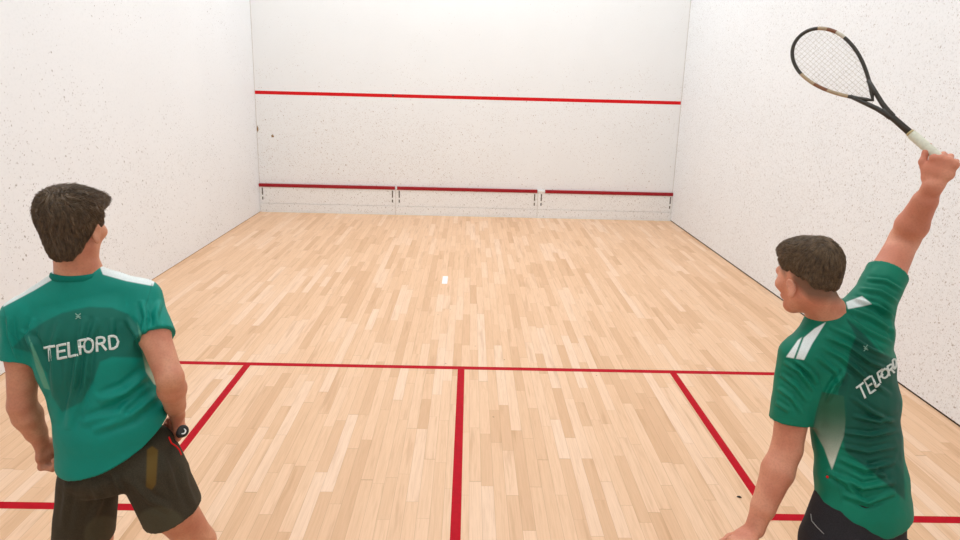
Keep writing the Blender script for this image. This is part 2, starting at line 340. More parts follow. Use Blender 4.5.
# ------------------------------------------------------------------ implicit-surface modeller
A_ = lambda *x: np.array(x, float)
def nrm(v): v = np.asarray(v, float); return v / (np.linalg.norm(v) + 1e-12)
def smin(a, b, k):
    h = np.clip(.5 + .5 * (b - a) / k, 0, 1); return b + (a - b) * h - k * h * (1 - h)
class Field:
    def __init__(s, lo, hi, h):
        s.h = h; s.lo = np.array(lo, float); s.n = (np.ceil((np.array(hi) - s.lo) / h)).astype(int) + 1
        s.f = np.full(s.n, .06, np.float32)
    def sub(s, lo, hi):
        i0 = np.clip(np.floor((np.array(lo) - s.lo) / s.h).astype(int), 0, s.n); i1 = np.clip(np.ceil((np.array(hi) - s.lo) / s.h).astype(int) + 1, 0, s.n)
        ax = [s.lo[k] + s.h * np.arange(i0[k], i1[k]) for k in range(3)]
        return tuple(slice(i0[k], i1[k]) for k in range(3)), np.meshgrid(*ax, indexing='ij', sparse=False)
    def op(s, fn, lo, hi, k=.01, mode='add'):
        pad = k + 2 * s.h
        sl, (x, y, z) = s.sub(np.array(lo) - pad, np.array(hi) + pad)
        if x.size == 0: return
        d = fn(x, y, z); cur = s.f[sl]
        if mode == 'add': s.f[sl] = smin(cur, d, k)
        elif mode == 'cut': s.f[sl] = -smin(-cur, d, k)
        elif mode == 'and': s.f[sl] = -smin(-cur, -d, k)
    def ecap(s, A, B, r0, r1=None, S=(1, 0, 0), k=.01, mode='add', flat0=None, flat1=None, cap=None):
        A = np.asarray(A, float); B = np.asarray(B, float)
        r0 = (r0, r0) if not hasattr(r0, '__len__') else r0; r1 = r0 if r1 is None else ((r1, r1) if not hasattr(r1, '__len__') else r1)
        w = B - A; L = np.linalg.norm(w); w = w / max(L, 1e-9)
        S = np.asarray(S, float); S = S - w * (S @ w)
        if np.linalg.norm(S) < 1e-3: S = np.cross(w, [0, 1, .1])
        S = nrm(S); N = np.cross(w, S)
        def fn(x, y, z):
            qx, qy, qz = x - A[0], y - A[1], z - A[2]
            t = np.clip((qx * w[0] + qy * w[1] + qz * w[2]) / max(L, 1e-9), 0, 1)
            qx = qx - w[0] * L * t; qy = qy - w[1] * L * t; qz = qz - w[2] * L * t
            a = r0[0] + (r1[0] - r0[0]) * t; b = r0[1] + (r1[1] - r0[1]) * t; c = cap if cap else np.minimum(a, b)
            m = np.minimum(a, b)
            X = (qx * S[0] + qy * S[1] + qz * S[2]) / a; Y = (qx * N[0] + qy * N[1] + qz * N[2]) / b; Z = (qx * w[0] + qy * w[1] + qz * w[2]) / c
            d = (np.sqrt(X * X + Y * Y + Z * Z) - 1) * m
            if flat1 is not None: d = np.maximum(d, (x - B[0]) * flat1[0] + (y - B[1]) * flat1[1] + (z - B[2]) * flat1[2])
            if flat0 is not None: d = np.maximum(d, (x - A[0]) * flat0[0] + (y - A[1]) * flat0[1] + (z - A[2]) * flat0[2])
            return d
        R = max(*r0, *r1, cap or 0)
        s.op(fn, np.minimum(A, B) - R, np.maximum(A, B) + R, k, mode); return s
    def chain(s, pts, S=(1, 0, 0), k=.012):
        """pts: list of (position, (a, b))"""
        for (A, ra), (B, rb) in zip(pts[:-1], pts[1:]): s.ecap(A, B, ra, rb, S, k)
    def ell(s, fr, c, r, k=.01, mode='add'):
        """ellipsoid in frame fr = (origin, 3x3 axes-as-columns)"""
        O, Rm = fr; C = O + Rm @ np.asarray(c, float); r = np.asarray(r, float)
        def fn(x, y, z):
            qx, qy, qz = x - C[0], y - C[1], z - C[2]; m = r.min()
            k0 = 0; k1 = 0
            for i in range(3):
                l = qx * Rm[0, i] + qy * Rm[1, i] + qz * Rm[2, i]; k0 = k0 + (l / r[i]) ** 2; k1 = k1 + (l / r[i] ** 2) ** 2
            k0 = np.sqrt(k0); return k0 * (k0 - 1) / (np.sqrt(k1) + 1e-9)
        s.op(fn, C - r.max(), C + r.max(), k, mode); return s
    def mesh(s):
        f = s.f; h = s.h
        f = np.pad(f, 1, constant_values=.06); lo = s.lo - h
        ins = f < 0
        nx, ny, nz = f.shape
        c = [ins[i:nx - 1 + i, j:ny - 1 + j, k:nz - 1 + k] for i in (0, 1) for j in (0, 1) for k in (0, 1)]
        sm = sum(x.astype(np.int8) for x in c); act = (sm > 0) & (sm < 8)
        idx = np.full(act.shape, -1, np.int64); cells = np.argwhere(act); idx[act] = np.arange(len(cells))
        acc = np.zeros((len(cells), 3)); cnt = np.zeros(len(cells))
        corners = [(i, j, k) for i in (0, 1) for j in (0, 1) for k in (0, 1)]
        vals = {cn: f[cells[:, 0] + cn[0], cells[:, 1] + cn[1], cells[:, 2] + cn[2]] for cn in corners}
        for a in corners:
            for ax in range(3):
                if a[ax] == 0:
                    b = list(a); b[ax] = 1; b = tuple(b)
                    va, vb = vals[a], vals[b]; m = (va < 0) != (vb < 0)
                    t = np.where(m, va / (va - vb + 1e-20), 0)
                    for q in range(3):
                        acc[:, q] += np.where(m, a[q] + (t if q == ax else 0), 0)
                    cnt += m
        V = lo + (cells + acc / cnt[:, None]) * h
        faces = []
        for ax in range(3):
            o1, o2 = [(1, 2), (2, 0), (0, 1)][ax]
            sl0 = [slice(1, -1)] * 3; sl1 = [slice(1, -1)] * 3
            sl0[ax] = slice(0, f.shape[ax] - 1); sl1[ax] = slice(1, f.shape[ax])
            a = ins[tuple(sl0)]; b = ins[tuple(sl1)]
            for sign, msk in ((1, a & ~b), (-1, b & ~a)):
                e_ = np.argwhere(msk)
                if len(e_) == 0: continue
                g = e_.copy(); g[:, o1] += 1; g[:, o2] += 1   # node coords
                def cell(d1, d2):
                    q = g.copy(); q[:, o1] -= d1; q[:, o2] -= d2; return idx[q[:, 0], q[:, 1], q[:, 2]]
                quad = np.stack([cell(1, 1), cell(0, 1), cell(0, 0), cell(1, 0)], 1)
                faces.append(quad if sign == 1 else quad[:, ::-1])
        F = np.concatenate(faces)
        F = F[(F >= 0).all(1)]
        return V, F
def relax(V, F, it=2, lam=.5):
    E_ = np.concatenate([F[:, [0, 1]], F[:, [1, 2]], F[:, [2, 3]], F[:, [3, 0]]])
    cnt = np.bincount(E_.ravel(), minlength=len(V)).astype(float)
    for _ in range(it):
        for l in (lam, -lam * .97):
            acc = np.zeros_like(V)
            for q in range(3):
                acc[:, q] = np.bincount(E_[:, 0], V[E_[:, 1], q], len(V)) + np.bincount(E_[:, 1], V[E_[:, 0], q], len(V))
            V = V + l * (acc / cnt[:, None] - V)
    return V
def vnormals(V, F):
    n = np.cross(V[F[:, 2]] - V[F[:, 0]], V[F[:, 3]] - V[F[:, 1]]); N = np.zeros_like(V)
    for q in range(3):
        for j in range(4): N[:, q] += np.bincount(F[:, j], n[:, q], len(V))
    return N / (np.linalg.norm(N, axis=1, keepdims=True) + 1e-12)
def attr(o, name, vals):
    a = o.data.attributes.new(name, 'FLOAT', 'POINT'); a.data.foreach_set('value', np.asarray(vals, np.float32))
def hash3(i, j, k):
    n = (i * 374761393 + j * 668265263 + k * 1274126177) & 0x7fffffff
    n = ((n ^ (n >> 13)) * 1103515245) & 0x7fffffff
    return ((n ^ (n >> 16)) & 0xffff) / 65535.
def vnoise(p):
    i = np.floor(p).astype(np.int64); f = p - i; f = f * f * (3 - 2 * f); r = 0
    for a in (0, 1):
        for b in (0, 1):
            for c in (0, 1):
                w = (f[:, 0] if a else 1 - f[:, 0]) * (f[:, 1] if b else 1 - f[:, 1]) * (f[:, 2] if c else 1 - f[:, 2])
                r = r + w * hash3(i[:, 0] + a, i[:, 1] + b, i[:, 2] + c)
    return r * 2 - 1
def polydist(u, v, poly):
    """signed distance (+ inside) from 2-D points to a polygon"""
    p = np.array(poly, float); n = len(p); d = np.full(u.shape, 1e9); ins = np.zeros(u.shape, bool)
    for i in range(n):
        a, b = p[i], p[(i + 1) % n]; ex, ey = b - a
        t = np.clip(((u - a[0]) * ex + (v - a[1]) * ey) / (ex * ex + ey * ey + 1e-9), 0, 1)
        d = np.minimum(d, np.hypot(u - a[0] - ex * t, v - a[1] - ey * t))
        c = (a[1] > v) != (b[1] > v)
        ins ^= c & (u < ex * (v - a[1]) / (ey + 1e-12) + a[0])
    return np.where(ins, d, -d)
def linedist(u, v, pts):
    p = np.array(pts, float); d = np.full(u.shape, 1e9); s = np.zeros(u.shape); L = 0
    for i in range(len(p) - 1):
        a, b = p[i], p[i + 1]; ex, ey = b - a; ln = math.hypot(ex, ey)
        t = np.clip(((u - a[0]) * ex + (v - a[1]) * ey) / (ex * ex + ey * ey + 1e-9), 0, 1)
        q = np.hypot(u - a[0] - ex * t, v - a[1] - ey * t); m = q < d
        d = np.where(m, q, d); s = np.where(m, L + t * ln, s); L += ln
    return d, s / L

# ------------------------------------------------------------------ figure pieces
def head_prims(F, fr, ear=-.014):
    O, R = fr
    L = lambda *c: O + R @ A_(*c)
    S = R[:, 0]
    F.ell(fr, (0, -.012, .030), (.074, .094, .086), .02)
    F.ell(fr, (0, .028, -.022), (.060, .064, .080), .03)
    F.ecap(L(-.040, .0, -.062), L(0, .062, -.088), .020, .020, S, .022); F.ecap(L(.040, .0, -.062), L(0, .062, -.088), .020, .020, S, .022)
    F.ell(fr, (0, .072, -.088), (.020, .018, .016), .018)
    F.ecap(L(-.034, .078, .026), L(.034, .078, .026), .013, .013, S, .016)
    for s in (-1, 1):
        F.ell(fr, (s * .044, .058, -.018), (.022, .024, .020), .02)
        F.ell(fr, (s * .031, .098, .004), (.016, .014, .011), .010, 'cut')
    F.ecap(L(0, .090, .012), L(0, .108, -.026), .0085, .0115, S, .010)
    for s in (-1, 1): F.ell(fr, (s * .011, .099, -.031), (.009, .011, .008), .006)
    F.ecap(L(-.019, .088, -.053), L(.019, .088, -.053), (.0065), .0065, S, .007); F.ecap(L(-.016, .087, -.062), L(.016, .087, -.062), .007, .007, S, .006)
    for s in (-1, 1):   # ears: tilted shell with a hollow and a lobe
        er = R @ rz(-s * .45) @ rx(-.2)
        c = O + R @ A_(s * .078, -.012, ear)
        F.ell((c, er), (0, 0, 0), (.008, .0150, .027), .006)
        F.ell((c, er), (s * .008, .001, .003), (.0065, .011, .020), .004, 'cut')
        F.ell((c, er), (s * .001, .006, -.027), (.007, .009, .009), .005)
def hand_prims(F, W, D, N, T, curl, spread=0., thumb='wrap', scale=1.):
    """W wrist, D wrist->knuckles, N back-of-hand normal, T towards the thumb"""
    D = nrm(D); T = nrm(T - D * (T @ D)); N = nrm(N - D * (N @ D) - T * (N @ T)); s = scale
    F.ecap(W - D * .01, W + D * .045 * s, (.024 * s, .018 * s), (.036 * s, .015 * s), T, .012)
    F.ecap(W + D * .04 * s, W + D * .082 * s, (.036 * s, .015 * s), (.039 * s, .012 * s), T, .008)
    F.ecap(W + D * .02 * s + T * .024 * s - N * .008 * s, W + D * .055 * s + T * .030 * s - N * .012 * s, .016 * s, .013 * s, T, .012)
    for i, (o, ln) in enumerate(((.029, .98), (.0098, 1.06), (-.0095, 1.), (-.028, .82))):
        p = W + D * (.084 - (.005 if i in (0, 3) else 0) - (.004 if i == 3 else 0)) * s + T * o * s
        F.ell((p, np.eye(3)), (0, 0, 0), (.0105 * s,) * 3, .006)
        ang = 0; d0 = nrm(D + T * spread * (o / .03))
        for j, (l, r) in enumerate(((.044, .0092), (.027, .0083), (.021, .0074))):
            ang += curl[j] if not isinstance(curl[0], tuple) else curl[i][j]
            d = d0 * math.cos(ang) - N * math.sin(ang)
            q = p + d * l * ln * s
            F.ecap(p, q, r * s, (r - .0006) * s, T, .0035 if j else .006); p = q
    p = W + D * .030 * s + T * .030 * s - N * .010 * s
    if thumb == 'wrap': dirs = (D * .75 + T * .45 - N * .5, D * .85 - T * .15 - N * .55, D * .55 - T * .75 - N * .35)
    elif thumb == 'up': dirs = (D * .8 + T * .55 - N * .2, D * .95 + T * .1 - N * .25, D * .95 - T * .05 - N * .3)
    else: dirs = (D * .7 + T * .7 - N * .25, D * .9 + T * .35 - N * .25, D * .95 + T * .1 - N * .25)
    for d, l, r in zip(dirs, (.038, .030, .024), (.0125, .0105, .0095)):
        q = p + nrm(d) * l * s; F.ecap(p, q, r * s, (r - .0008) * s, T, .006); p = q
def arm_prims(F, sh, el, wr, s=1., S=None):
    sh, el, wr = map(np.asarray, (sh, el, wr)); u = el - sh; f = wr - el
    F.ecap(sh, sh + u * .45, .050 * s, .049 * s, k=.02); F.ecap(sh + u * .45, el, .048 * s, .040 * s, k=.015)
    F.ecap(el, el + f * .28, .039 * s, .044 * s, k=.015); F.ecap(el + f * .28, el + f * .72, .043 * s, .033 * s, k=.012)
    F.ecap(el + f * .72, wr, (.031 * s, .028 * s), (.027 * s, .020 * s), S if S is not None else (1, 0, 0), k=.012)
def leg_prims(F, hip, kn, an, fwd):
    F.ecap(hip, hip + (kn - hip) * .5, .080, .070, k=.03); F.ecap(hip + (kn - hip) * .5, kn, .070, .054, k=.02)
    c = kn + (an - kn) * .3 - fwd * .018
    F.ecap(kn, c, .054, .056, k=.02); F.ecap(c, an, .055, .036, k=.02)
    F.ecap(an, an + A_(0, 0, -.03), .036, .034, k=.01)
    h = an - A_(0, 0, an[2] - .045)
    F.ecap(h - fwd * .03, h + fwd * .13, (.030, .030), (.036, .022), np.cross(fwd, [0, 0, 1]), .02)
def shoe(an, fwd, parent, cols):
    f = nrm(A_(fwd[0], fwd[1], 0)); S = np.cross(f, [0, 0, 1]); h = A_(an[0], an[1], 0)
    F = Field(h - A_(.26, .26, .02), h + A_(.26, .26, .17), .005)
    F.ecap(h - f * .055 + A_(0, 0, .048), h + f * .075 + A_(0, 0, .048), (.040, .045), (.049, .043), S, .01)
    F.ecap(h + f * .075 + A_(0, 0, .042), h + f * .165 + A_(0, 0, .036), (.050, .038), (.042, .028), S, .02)
    F.ecap(h - f * .02 + A_(0, 0, .07), h - f * .012 + A_(0, 0, .115), (.040, .048), (.042, .050), S, .02)
    F.op(lambda x, y, z: .012 - z, h - .3, h + A_(.3, .3, .1), .002, 'and')
    V, Q = F.mesh(); V = relax(V, Q, 2)
    up = obj('shoe', V, Q, cols[0], parent)
    G = Field(h - A_(.26, .26, .02), h + A_(.26, .26, .08), .005)
    G.ecap(h - f * .055 + A_(0, 0, .012), h + f * .075 + A_(0, 0, .012), (.046, .03), (.055, .03), S, .01, cap=.045)
    G.ecap(h + f * .075 + A_(0, 0, .012), h + f * .165 + A_(0, 0, .012), (.055, .03), (.048, .03), S, .02, cap=.05)
    G.op(lambda x, y, z: np.maximum(.0012 - z, z - .026), h - .3, h + A_(.3, .3, .1), .001, 'and')
    V, Q = G.mesh(); obj('sole', V, Q, cols[1], up)
    return up

# skin, hair and cloth materials
def mat_skin(name, c, c2, fade=None):
    t = NT(name); tc = t.n('ShaderNodeTexCoord')
    a = t.n('ShaderNodeTexNoise', i_Scale=9., i_Detail=4.); t.l(tc.outputs['Object'], a.inputs['Vector'])
    b = t.n('ShaderNodeTexNoise', i_Scale=160., i_Detail=3.); t.l(tc.outputs['Object'], b.inputs['Vector'])
    col = t.mix(t.ramp(a.outputs['Fac'], .35, .68), c, c2)
    col = t.mix(t.math('MULTIPLY', t.ramp(b.outputs['Fac'], .4, .7), .25), col, tuple(x * .72 for x in c2))
    if fade:
        at = t.n('ShaderNodeAttribute', attribute_name='stubble'); col = t.mix(at.outputs['Fac'], col, fade)
    t.l(col, t.b.inputs['Base Color']); t.b.inputs['Roughness'].default_value = .5; t.b.inputs['Specular IOR Level'].default_value = .35
    t.b.inputs['Subsurface Weight'].default_value = .12; t.b.inputs['Subsurface Radius'].default_value = (1., .3, .15); t.b.inputs['Subsurface Scale'].default_value = .008
    t.bump(b.outputs['Fac'], .15, .0008); return t.mat
def mat_hair(name, c, c2):
    t = NT(name); tc = t.n('ShaderNodeTexCoord')
    a = t.n('ShaderNodeTexNoise', i_Scale=70., i_Detail=4.); t.l(tc.outputs['Object'], a.inputs['Vector'])
    at = t.n('ShaderNodeAttribute', attribute_name='tone')
    t.l(t.mix(t.math('ADD', t.math('MULTIPLY', t.ramp(a.outputs['Fac'], .3, .7), .5), t.math('MULTIPLY', at.outputs['Fac'], .5)), c, c2), t.b.inputs['Base Color'])
    t.b.inputs['Roughness'].default_value = .5; t.b.inputs['Specular IOR Level'].default_value = .4
    t.bump(a.outputs['Fac'], .5, .002); return t.mat
def mat_shirt(name, main, panel, side0, side1, white=srgb(236, 240, 236)):
    """knit: main colour, grey-green back panel and darker lower back, fading side panel, white shoulder panel, dark seams"""
    t = NT(name); tc = t.n('ShaderNodeTexCoord')
    g = lambda nm: t.n('ShaderNodeAttribute', attribute_name=nm).outputs['Fac']
    nz = t.n('ShaderNodeTexNoise', i_Scale=420., i_Detail=2.); t.l(tc.outputs['Object'], nz.inputs['Vector'])
    n2 = t.n('ShaderNodeTexNoise', i_Scale=6., i_Detail=3.); t.l(tc.outputs['Object'], n2.inputs['Vector'])
    c = t.mix(t.ramp(n2.outputs['Fac'], .3, .7), main, tuple(x * .9 for x in main))
    c = t.mix(t.ramp(g('panel'), -1.5, 1.5), c, panel)
    sc = t.mix(g('sidefade'), side0, side1)
    c = t.mix(t.ramp(g('side'), -.8, .8), c, sc)
    c = t.mix(t.ramp(g('white'), -.7, .7), c, white)
    c = t.mix(t.math('MULTIPLY', t.ramp(g('seam'), -1.1, -.2), .55), c, tuple(x * .55 for x in main))
    c = t.mix(t.math('MULTIPLY', t.ramp(nz.outputs['Fac'], .35, .7), .16), c, tuple(x * .5 for x in main))
    t.l(c, t.b.inputs['Base Color']); t.b.inputs['Roughness'].default_value = .55; t.b.inputs['Specular IOR Level'].default_value = .25
    t.b.inputs['Sheen Weight'].default_value = .0; t.b.inputs['Sheen Roughness'].default_value = .5
    t.bump(nz.outputs['Fac'], .12, .0006); return t.mat
def mat_shorts(name, c, patch=None, strip=None):
    t = NT(name); tc = t.n('ShaderNodeTexCoord')
    nz = t.n('ShaderNodeTexNoise', i_Scale=380., i_Detail=2.); t.l(tc.outputs['Object'], nz.inputs['Vector'])
    col = t.mix(t.ramp(nz.outputs['Fac'], .35, .7), tuple(x * .8 for x in c), tuple(x * 1.25 for x in c))
    if patch:
        at = t.n('ShaderNodeAttribute', attribute_name='patch'); col = t.mix(t.math('MULTIPLY', t.ramp(at.outputs['Fac'], -.8, .8), .4), col, patch)
        at = t.n('ShaderNodeAttribute', attribute_name='strip'); col = t.mix(t.math('MULTIPLY', t.ramp(at.outputs['Fac'], -1.2, 1.2), .8), col, strip)
    t.l(col, t.b.inputs['Base Color']); t.b.inputs['Roughness'].default_value = .8; t.b.inputs['Specular IOR Level'].default_value = .2
    t.bump(nz.outputs['Fac'], .2, .0008); return t.mat
TEAL = srgb(0, 138, 120)
TEAL2 = srgb(0, 120, 92)
M['skinL'] = mat_skin('skin_left', srgb(214, 150, 118), srgb(196, 122, 94))
M['skinR'] = mat_skin('skin_right', srgb(222, 152, 122), srgb(204, 126, 98), fade=srgb(104, 76, 56))
M['hairL'] = mat_hair('hair_left', srgb(60, 46, 33), srgb(112, 88, 62))
M['hairR'] = mat_hair('hair_right', srgb(60, 46, 32), srgb(122, 96, 68))
M['shirtL'] = mat_shirt('shirt_knit_left', TEAL, srgb(16, 104, 88), srgb(92, 156, 128), srgb(214, 222, 196))
M['shirtR'] = mat_shirt('shirt_knit_right', TEAL2, srgb(8, 80, 64), srgb(40, 92, 66), srgb(214, 214, 196))
M['shortsL'] = mat_shorts('shorts_cloth_left', srgb(62, 55, 42), srgb(92, 88, 68), srgb(110, 84, 34))
M['shortsR'] = mat_shorts('shorts_cloth_right', srgb(42, 38, 40))
M['collarL'] = plain('collar_rib_left', srgb(0, 118, 102), .75, .2, 300, .2); M['collarR'] = plain('collar_rib_right', srgb(8, 104, 82), .75, .2, 300, .2)
M['print'] = plain('white_print', srgb(232, 236, 228), .7, .2)
M['printdim'] = plain('pale_print', srgb(150, 190, 172), .7, .2)
M['redtrim'] = plain('red_piping', srgb(235, 10, 20), .6); M['greytrim'] = plain('grey_piping', srgb(150, 146, 140), .6)
M['eye'] = plain('eye_white', srgb(235, 230, 225), .2, .5); M['iris'] = plain('iris', srgb(60, 45, 30), .2, .5)
M['shoeA'] = plain('shoe_mesh_cloth', srgb(225, 228, 230), .7, .2, 200, .2); M['shoeB'] = plain('shoe_mesh_dark', srgb(50, 55, 66), .7, .2, 200, .2); M['sole'] = plain('gum_sole', srgb(196, 150, 100), .6)

def frame(O, yaw, pitch=0., roll=0.):
    """local X right, Y forward, Z up; yaw>0 turns left"""
    return (np.asarray(O, float), rz(yaw) @ rx(pitch) @ ry(roll))
def eyes(fr, parent):
    O, R = fr
    for s in (-1, 1):
        c = O + R @ A_(s * .031, .0815, .006); b = MB(); rings = []
        vs = []; fs = []; nn = 14; mm = 8
        for i in range(mm + 1):
            th = math.pi * i / mm
            for k in range(nn):
                ph = 2 * math.pi * k / nn
                vs.append(c + R @ (A_(math.sin(th) * math.cos(ph), math.cos(th), math.sin(th) * math.sin(ph)) * .0118))
        ms = []
        for i in range(mm):
            for k in range(nn): fs.append((i * nn + k, i * nn + (k + 1) % nn, (i + 1) * nn + (k + 1) % nn, (i + 1) * nn + k)); ms.append(1 if i < 2 else 0)
        obj('eye', vs, fs, [M['eye'], M['iris']], parent, True, ms)
def hair(fr, parent, mat, style):
    O, R = fr; F = Field(O - .17, O + .17, .0032)
    F.ell(fr, (0, -.014, .036), style['r'], .01)
    for c, r in style['bumps']: F.ell(fr, c, r, .03)
    ys = style['ys']; zs = style['zs']
    def cut(x, y, z):
        X = (x - O[0]) * R[0, 0] + (y - O[1]) * R[1, 0] + (z - O[2]) * R[2, 0]
        Y = (x - O[0]) * R[0, 1] + (y - O[1]) * R[1, 1] + (z - O[2]) * R[2, 1]
        Z = (x - O[0]) * R[0, 2] + (y - O[1]) * R[1, 2] + (z - O[2]) * R[2, 2]
        lim = np.interp(Y, ys, zs) + .012 * np.clip((np.abs(X) - .03) / .05, 0, 1) * (Y < -.05)
        # taper against the nape and temples
        return (lim - Z) * .8 + .003 * np.sin(X * 190) + .002 * np.sin(Y * 260 + Z * 120)
    F.op(cut, O - .17, O + .17, .010, 'and')
    V, Q = F.mesh(); V = relax(V, Q, 2); N = vnormals(V, Q)
    loc = (V - O) @ R
    cr = np.array(style['crown'])
    d = loc - cr; ang = np.arctan2(d[:, 0], d[:, 1]); rad = np.linalg.norm(d, axis=1)
    nz = np.abs(np.sin(ang * style['clump'] + rad * 30 + 2.5 * vnoise(loc * 30))) ** .7
    V = V + N * ((nz - .5) * style['relief'] + .0012 * vnoise(loc * 160))[:, None]
    base_n = len(V)
    tree = BVHTree.FromPolygons([Vector(v) for v in V], [tuple(int(a) for a in q) for q in Q])
    verts = [V]; faces = [Q]; tone = [.35 + .3 * vnoise(loc * 60)]
    sel = nrs.randint(0, len(V), style['n'])
    sv = []; sf = []; st = []
    for i in sel:
        p = V[i]; l = loc[i]
        if l[2] < style['minz']: continue
        dl = l - cr
        fl = nrm(A_(dl[0], dl[1] + style['fwd'] * max(0, l[2]) * 8 * .06, dl[2] - .03 - (0.02 if l[2] < .05 else 0)) + nrs.normal(0, style['mess'], 3) * .05)
        if l[2] > .07 and l[1] > -.03: fl = nrm(A_(style['sweep'] + nrs.normal(0, .15), 1., .1 + nrs.normal(0, .15)))
        dr = R @ fl; nrmv = N[i]; ln = style['len'] * (.6 + .8 * nrs.rand()) * (1.0 if l[2] > .04 else style['short'])
        q = p - nrmv * .002; pts = []
        lift = style['lift'] * nrs.rand() * (1.3 if l[2] > .06 else .6)
        for k in range(5):
            pts.append(q + nrmv * (lift * (k / 4) ** 1.5 + .0006))
            dt = nrm(dr - nrmv * (dr @ nrmv)); q = q + dt * ln / 4
            hit = tree.find_nearest(Vector(q))
            if hit[0] is not None:
                q = np.array(hit[0]); nrmv = np.array(hit[1]);
        b = len(sv); tn = nrs.rand(); wd = .0013 + .0011 * nrs.rand()
        for k, pt in enumerate(pts):
            dt = nrm(pts[min(k + 1, 4)] - pts[max(k - 1, 0)]); sd = nrm(np.cross(dt, N[i])); w_ = wd * (1 - .85 * k / 4)
            sv += [pt + sd * w_, pt - sd * w_, pt + N[i] * w_ * .9]; st += [tn] * 3
        for k in range(4):
            for a, c_ in ((0, 1), (1, 2), (2, 0)):
                sf.append((b + k * 3 + a, b + k * 3 + c_, b + k * 3 + 3 + c_, b + k * 3 + 3 + a))
    if sv:
        verts.append(np.array(sv)); faces.append(np.array(sf) + base_n); tone.append(np.array(st))
    o = obj('hair', np.concatenate(verts), np.concatenate(faces), mat, parent); attr(o, 'tone', np.clip(np.concatenate(tone), 0, 1)); return o

def bvh_of(V, Q): return BVHTree.FromPolygons([Vector(v) for v in V], [tuple(int(a) for a in q) for q in Q])
def sight(tree, u, v, off=0.):
    r = CM @ np.array([(u - PX) / FPX, -(v - PY) / FPX, -1.]); r = nrm(r)
    h = tree.ray_cast(Vector(CC), Vector(r))
    if h[0] is None: return None
    return np.array(h[0]) + np.array(h[1]) * off
GLYPH = {  # stroke capitals in a 0..1 box
    'T': [[(0, 1), (1, 1)], [(.5, 1), (.5, 0)]], 'E': [[(.95, 1), (0, 1), (0, 0), (.95, 0)], [(0, .52), (.8, .52)]], 'L': [[(0, 1), (0, 0), (.9, 0)]],
    'F': [[(.95, 1), (0, 1), (0, 0)], [(0, .5), (.8, .5)]],
    'O': [[(.5 + .5 * math.sin(a * math.pi / 8), .5 + .5 * math.cos(a * math.pi / 8)) for a in range(17)]],
    'R': [[(0, 0), (0, 1), (.55, 1), (.82, .93), (.93, .75), (.82, .57), (.55, .5), (0, .5)], [(.5, .5), (.98, 0)]],
    'D': [[(0, 0), (0, 1), (.42, 1), (.78, .86), (.97, .5), (.78, .14), (.42, 0), (0, 0)]]}
def lettering(tree, letters, parent, mat, width, name='lettering', off=.0016):
    """letters: (char, 4 photo corners bl, br, tr, tl) laid on the cloth surface"""
    b = MB()
    for ch, (bl, br, tr, tl) in letters:
        f = lambda x, y: (np.array(bl) * (1 - x) * (1 - y) + np.array(br) * x * (1 - y) + np.array(tr) * x * y + np.array(tl) * (1 - x) * y)
        for st in GLYPH[ch] if isinstance(ch, str) else ch:
            pts = []
            for (x0, y0), (x1, y1) in zip(st[:-1], st[1:]):
                k = max(1, int(math.hypot(x1 - x0, y1 - y0) * 8))
                for j in range(k): pts.append(f(x0 + (x1 - x0) * j / k, y0 + (y1 - y0) * j / k))
            pts.append(f(*st[-1]))
            L, Rr = [], []
            vs = []
            for j, p in enumerate(pts):
                a = pts[max(j - 1, 0)]; c = pts[min(j + 1, len(pts) - 1)]
                if st[0] == st[-1] and j in (0, len(pts) - 1): a, c = pts[-2], pts[1]
                tt = nrm(c - a); nn = np.array([-tt[1], tt[0]]); e_ = 0
                if j == 0 and st[0] != st[-1]: p = p - tt * width / 2
                if j == len(pts) - 1 and st[0] != st[-1]: p = p + tt * width / 2
                A = sight(tree, *(p + nn * width / 2), off); B = sight(tree, *(p - nn * width / 2), off)
                if A is None or B is None: vs.append(None)
                else:
                    dn = nrm(CC - A) * .0009
                    vs.append((A, B, A - dn, B - dn))
            for p, q in zip(vs[:-1], vs[1:]):
                if p is None or q is None: continue
                if np.linalg.norm(p[0] - q[0]) > .02: continue
                b.add([p[0], p[1], q[1], q[0], p[2], p[3], q[3], q[2]], [(0, 1, 2, 3), (7, 6, 5, 4), (0, 4, 5, 1), (2, 6, 7, 3), (0, 3, 7, 4), (1, 5, 6, 2)])
    return b.build(name, mat, parent)
def ribbon(tree, pts, parent, mat, rad, name, off=.001):
    q = []
    for (a, b) in zip(pts[:-1], pts[1:]):
        for j in range(6):
            t = j / 6; s = sight(tree, a[0] + (b[0] - a[0]) * t, a[1] + (b[1] - a[1]) * t, off)
            if s is not None: q.append(s)
    s = sight(tree, *pts[-1], off)
    if s is not None: q.append(s)
    if len(q) < 2: print('ribbon missed', name); return None
    return MB().tube(q, rad, 8).build(name, mat, parent)
def folds(V, N, U, W_, lst):
    """raise cloth folds; each fold = (polyline, height m, half-width px)"""
    face = np.clip(-((V - CC) * N).sum(1) / np.linalg.norm(V - CC, axis=1) * 1.8 - .25, 0, 1)
    D = np.zeros(len(V))
    for pts, h, w_ in lst:
        d, s = linedist(U, W_, pts); env = np.sin(np.clip(s, .0, 1) * math.pi) ** .6
        w_ = w_ * .85; D += 2.1 * h * env * (np.exp(-(d / w_) ** 2) - .55 * np.exp(-((d - 1.9 * w_) / (w_ * .9)) ** 2))
    return V + N * (D * face)[:, None]

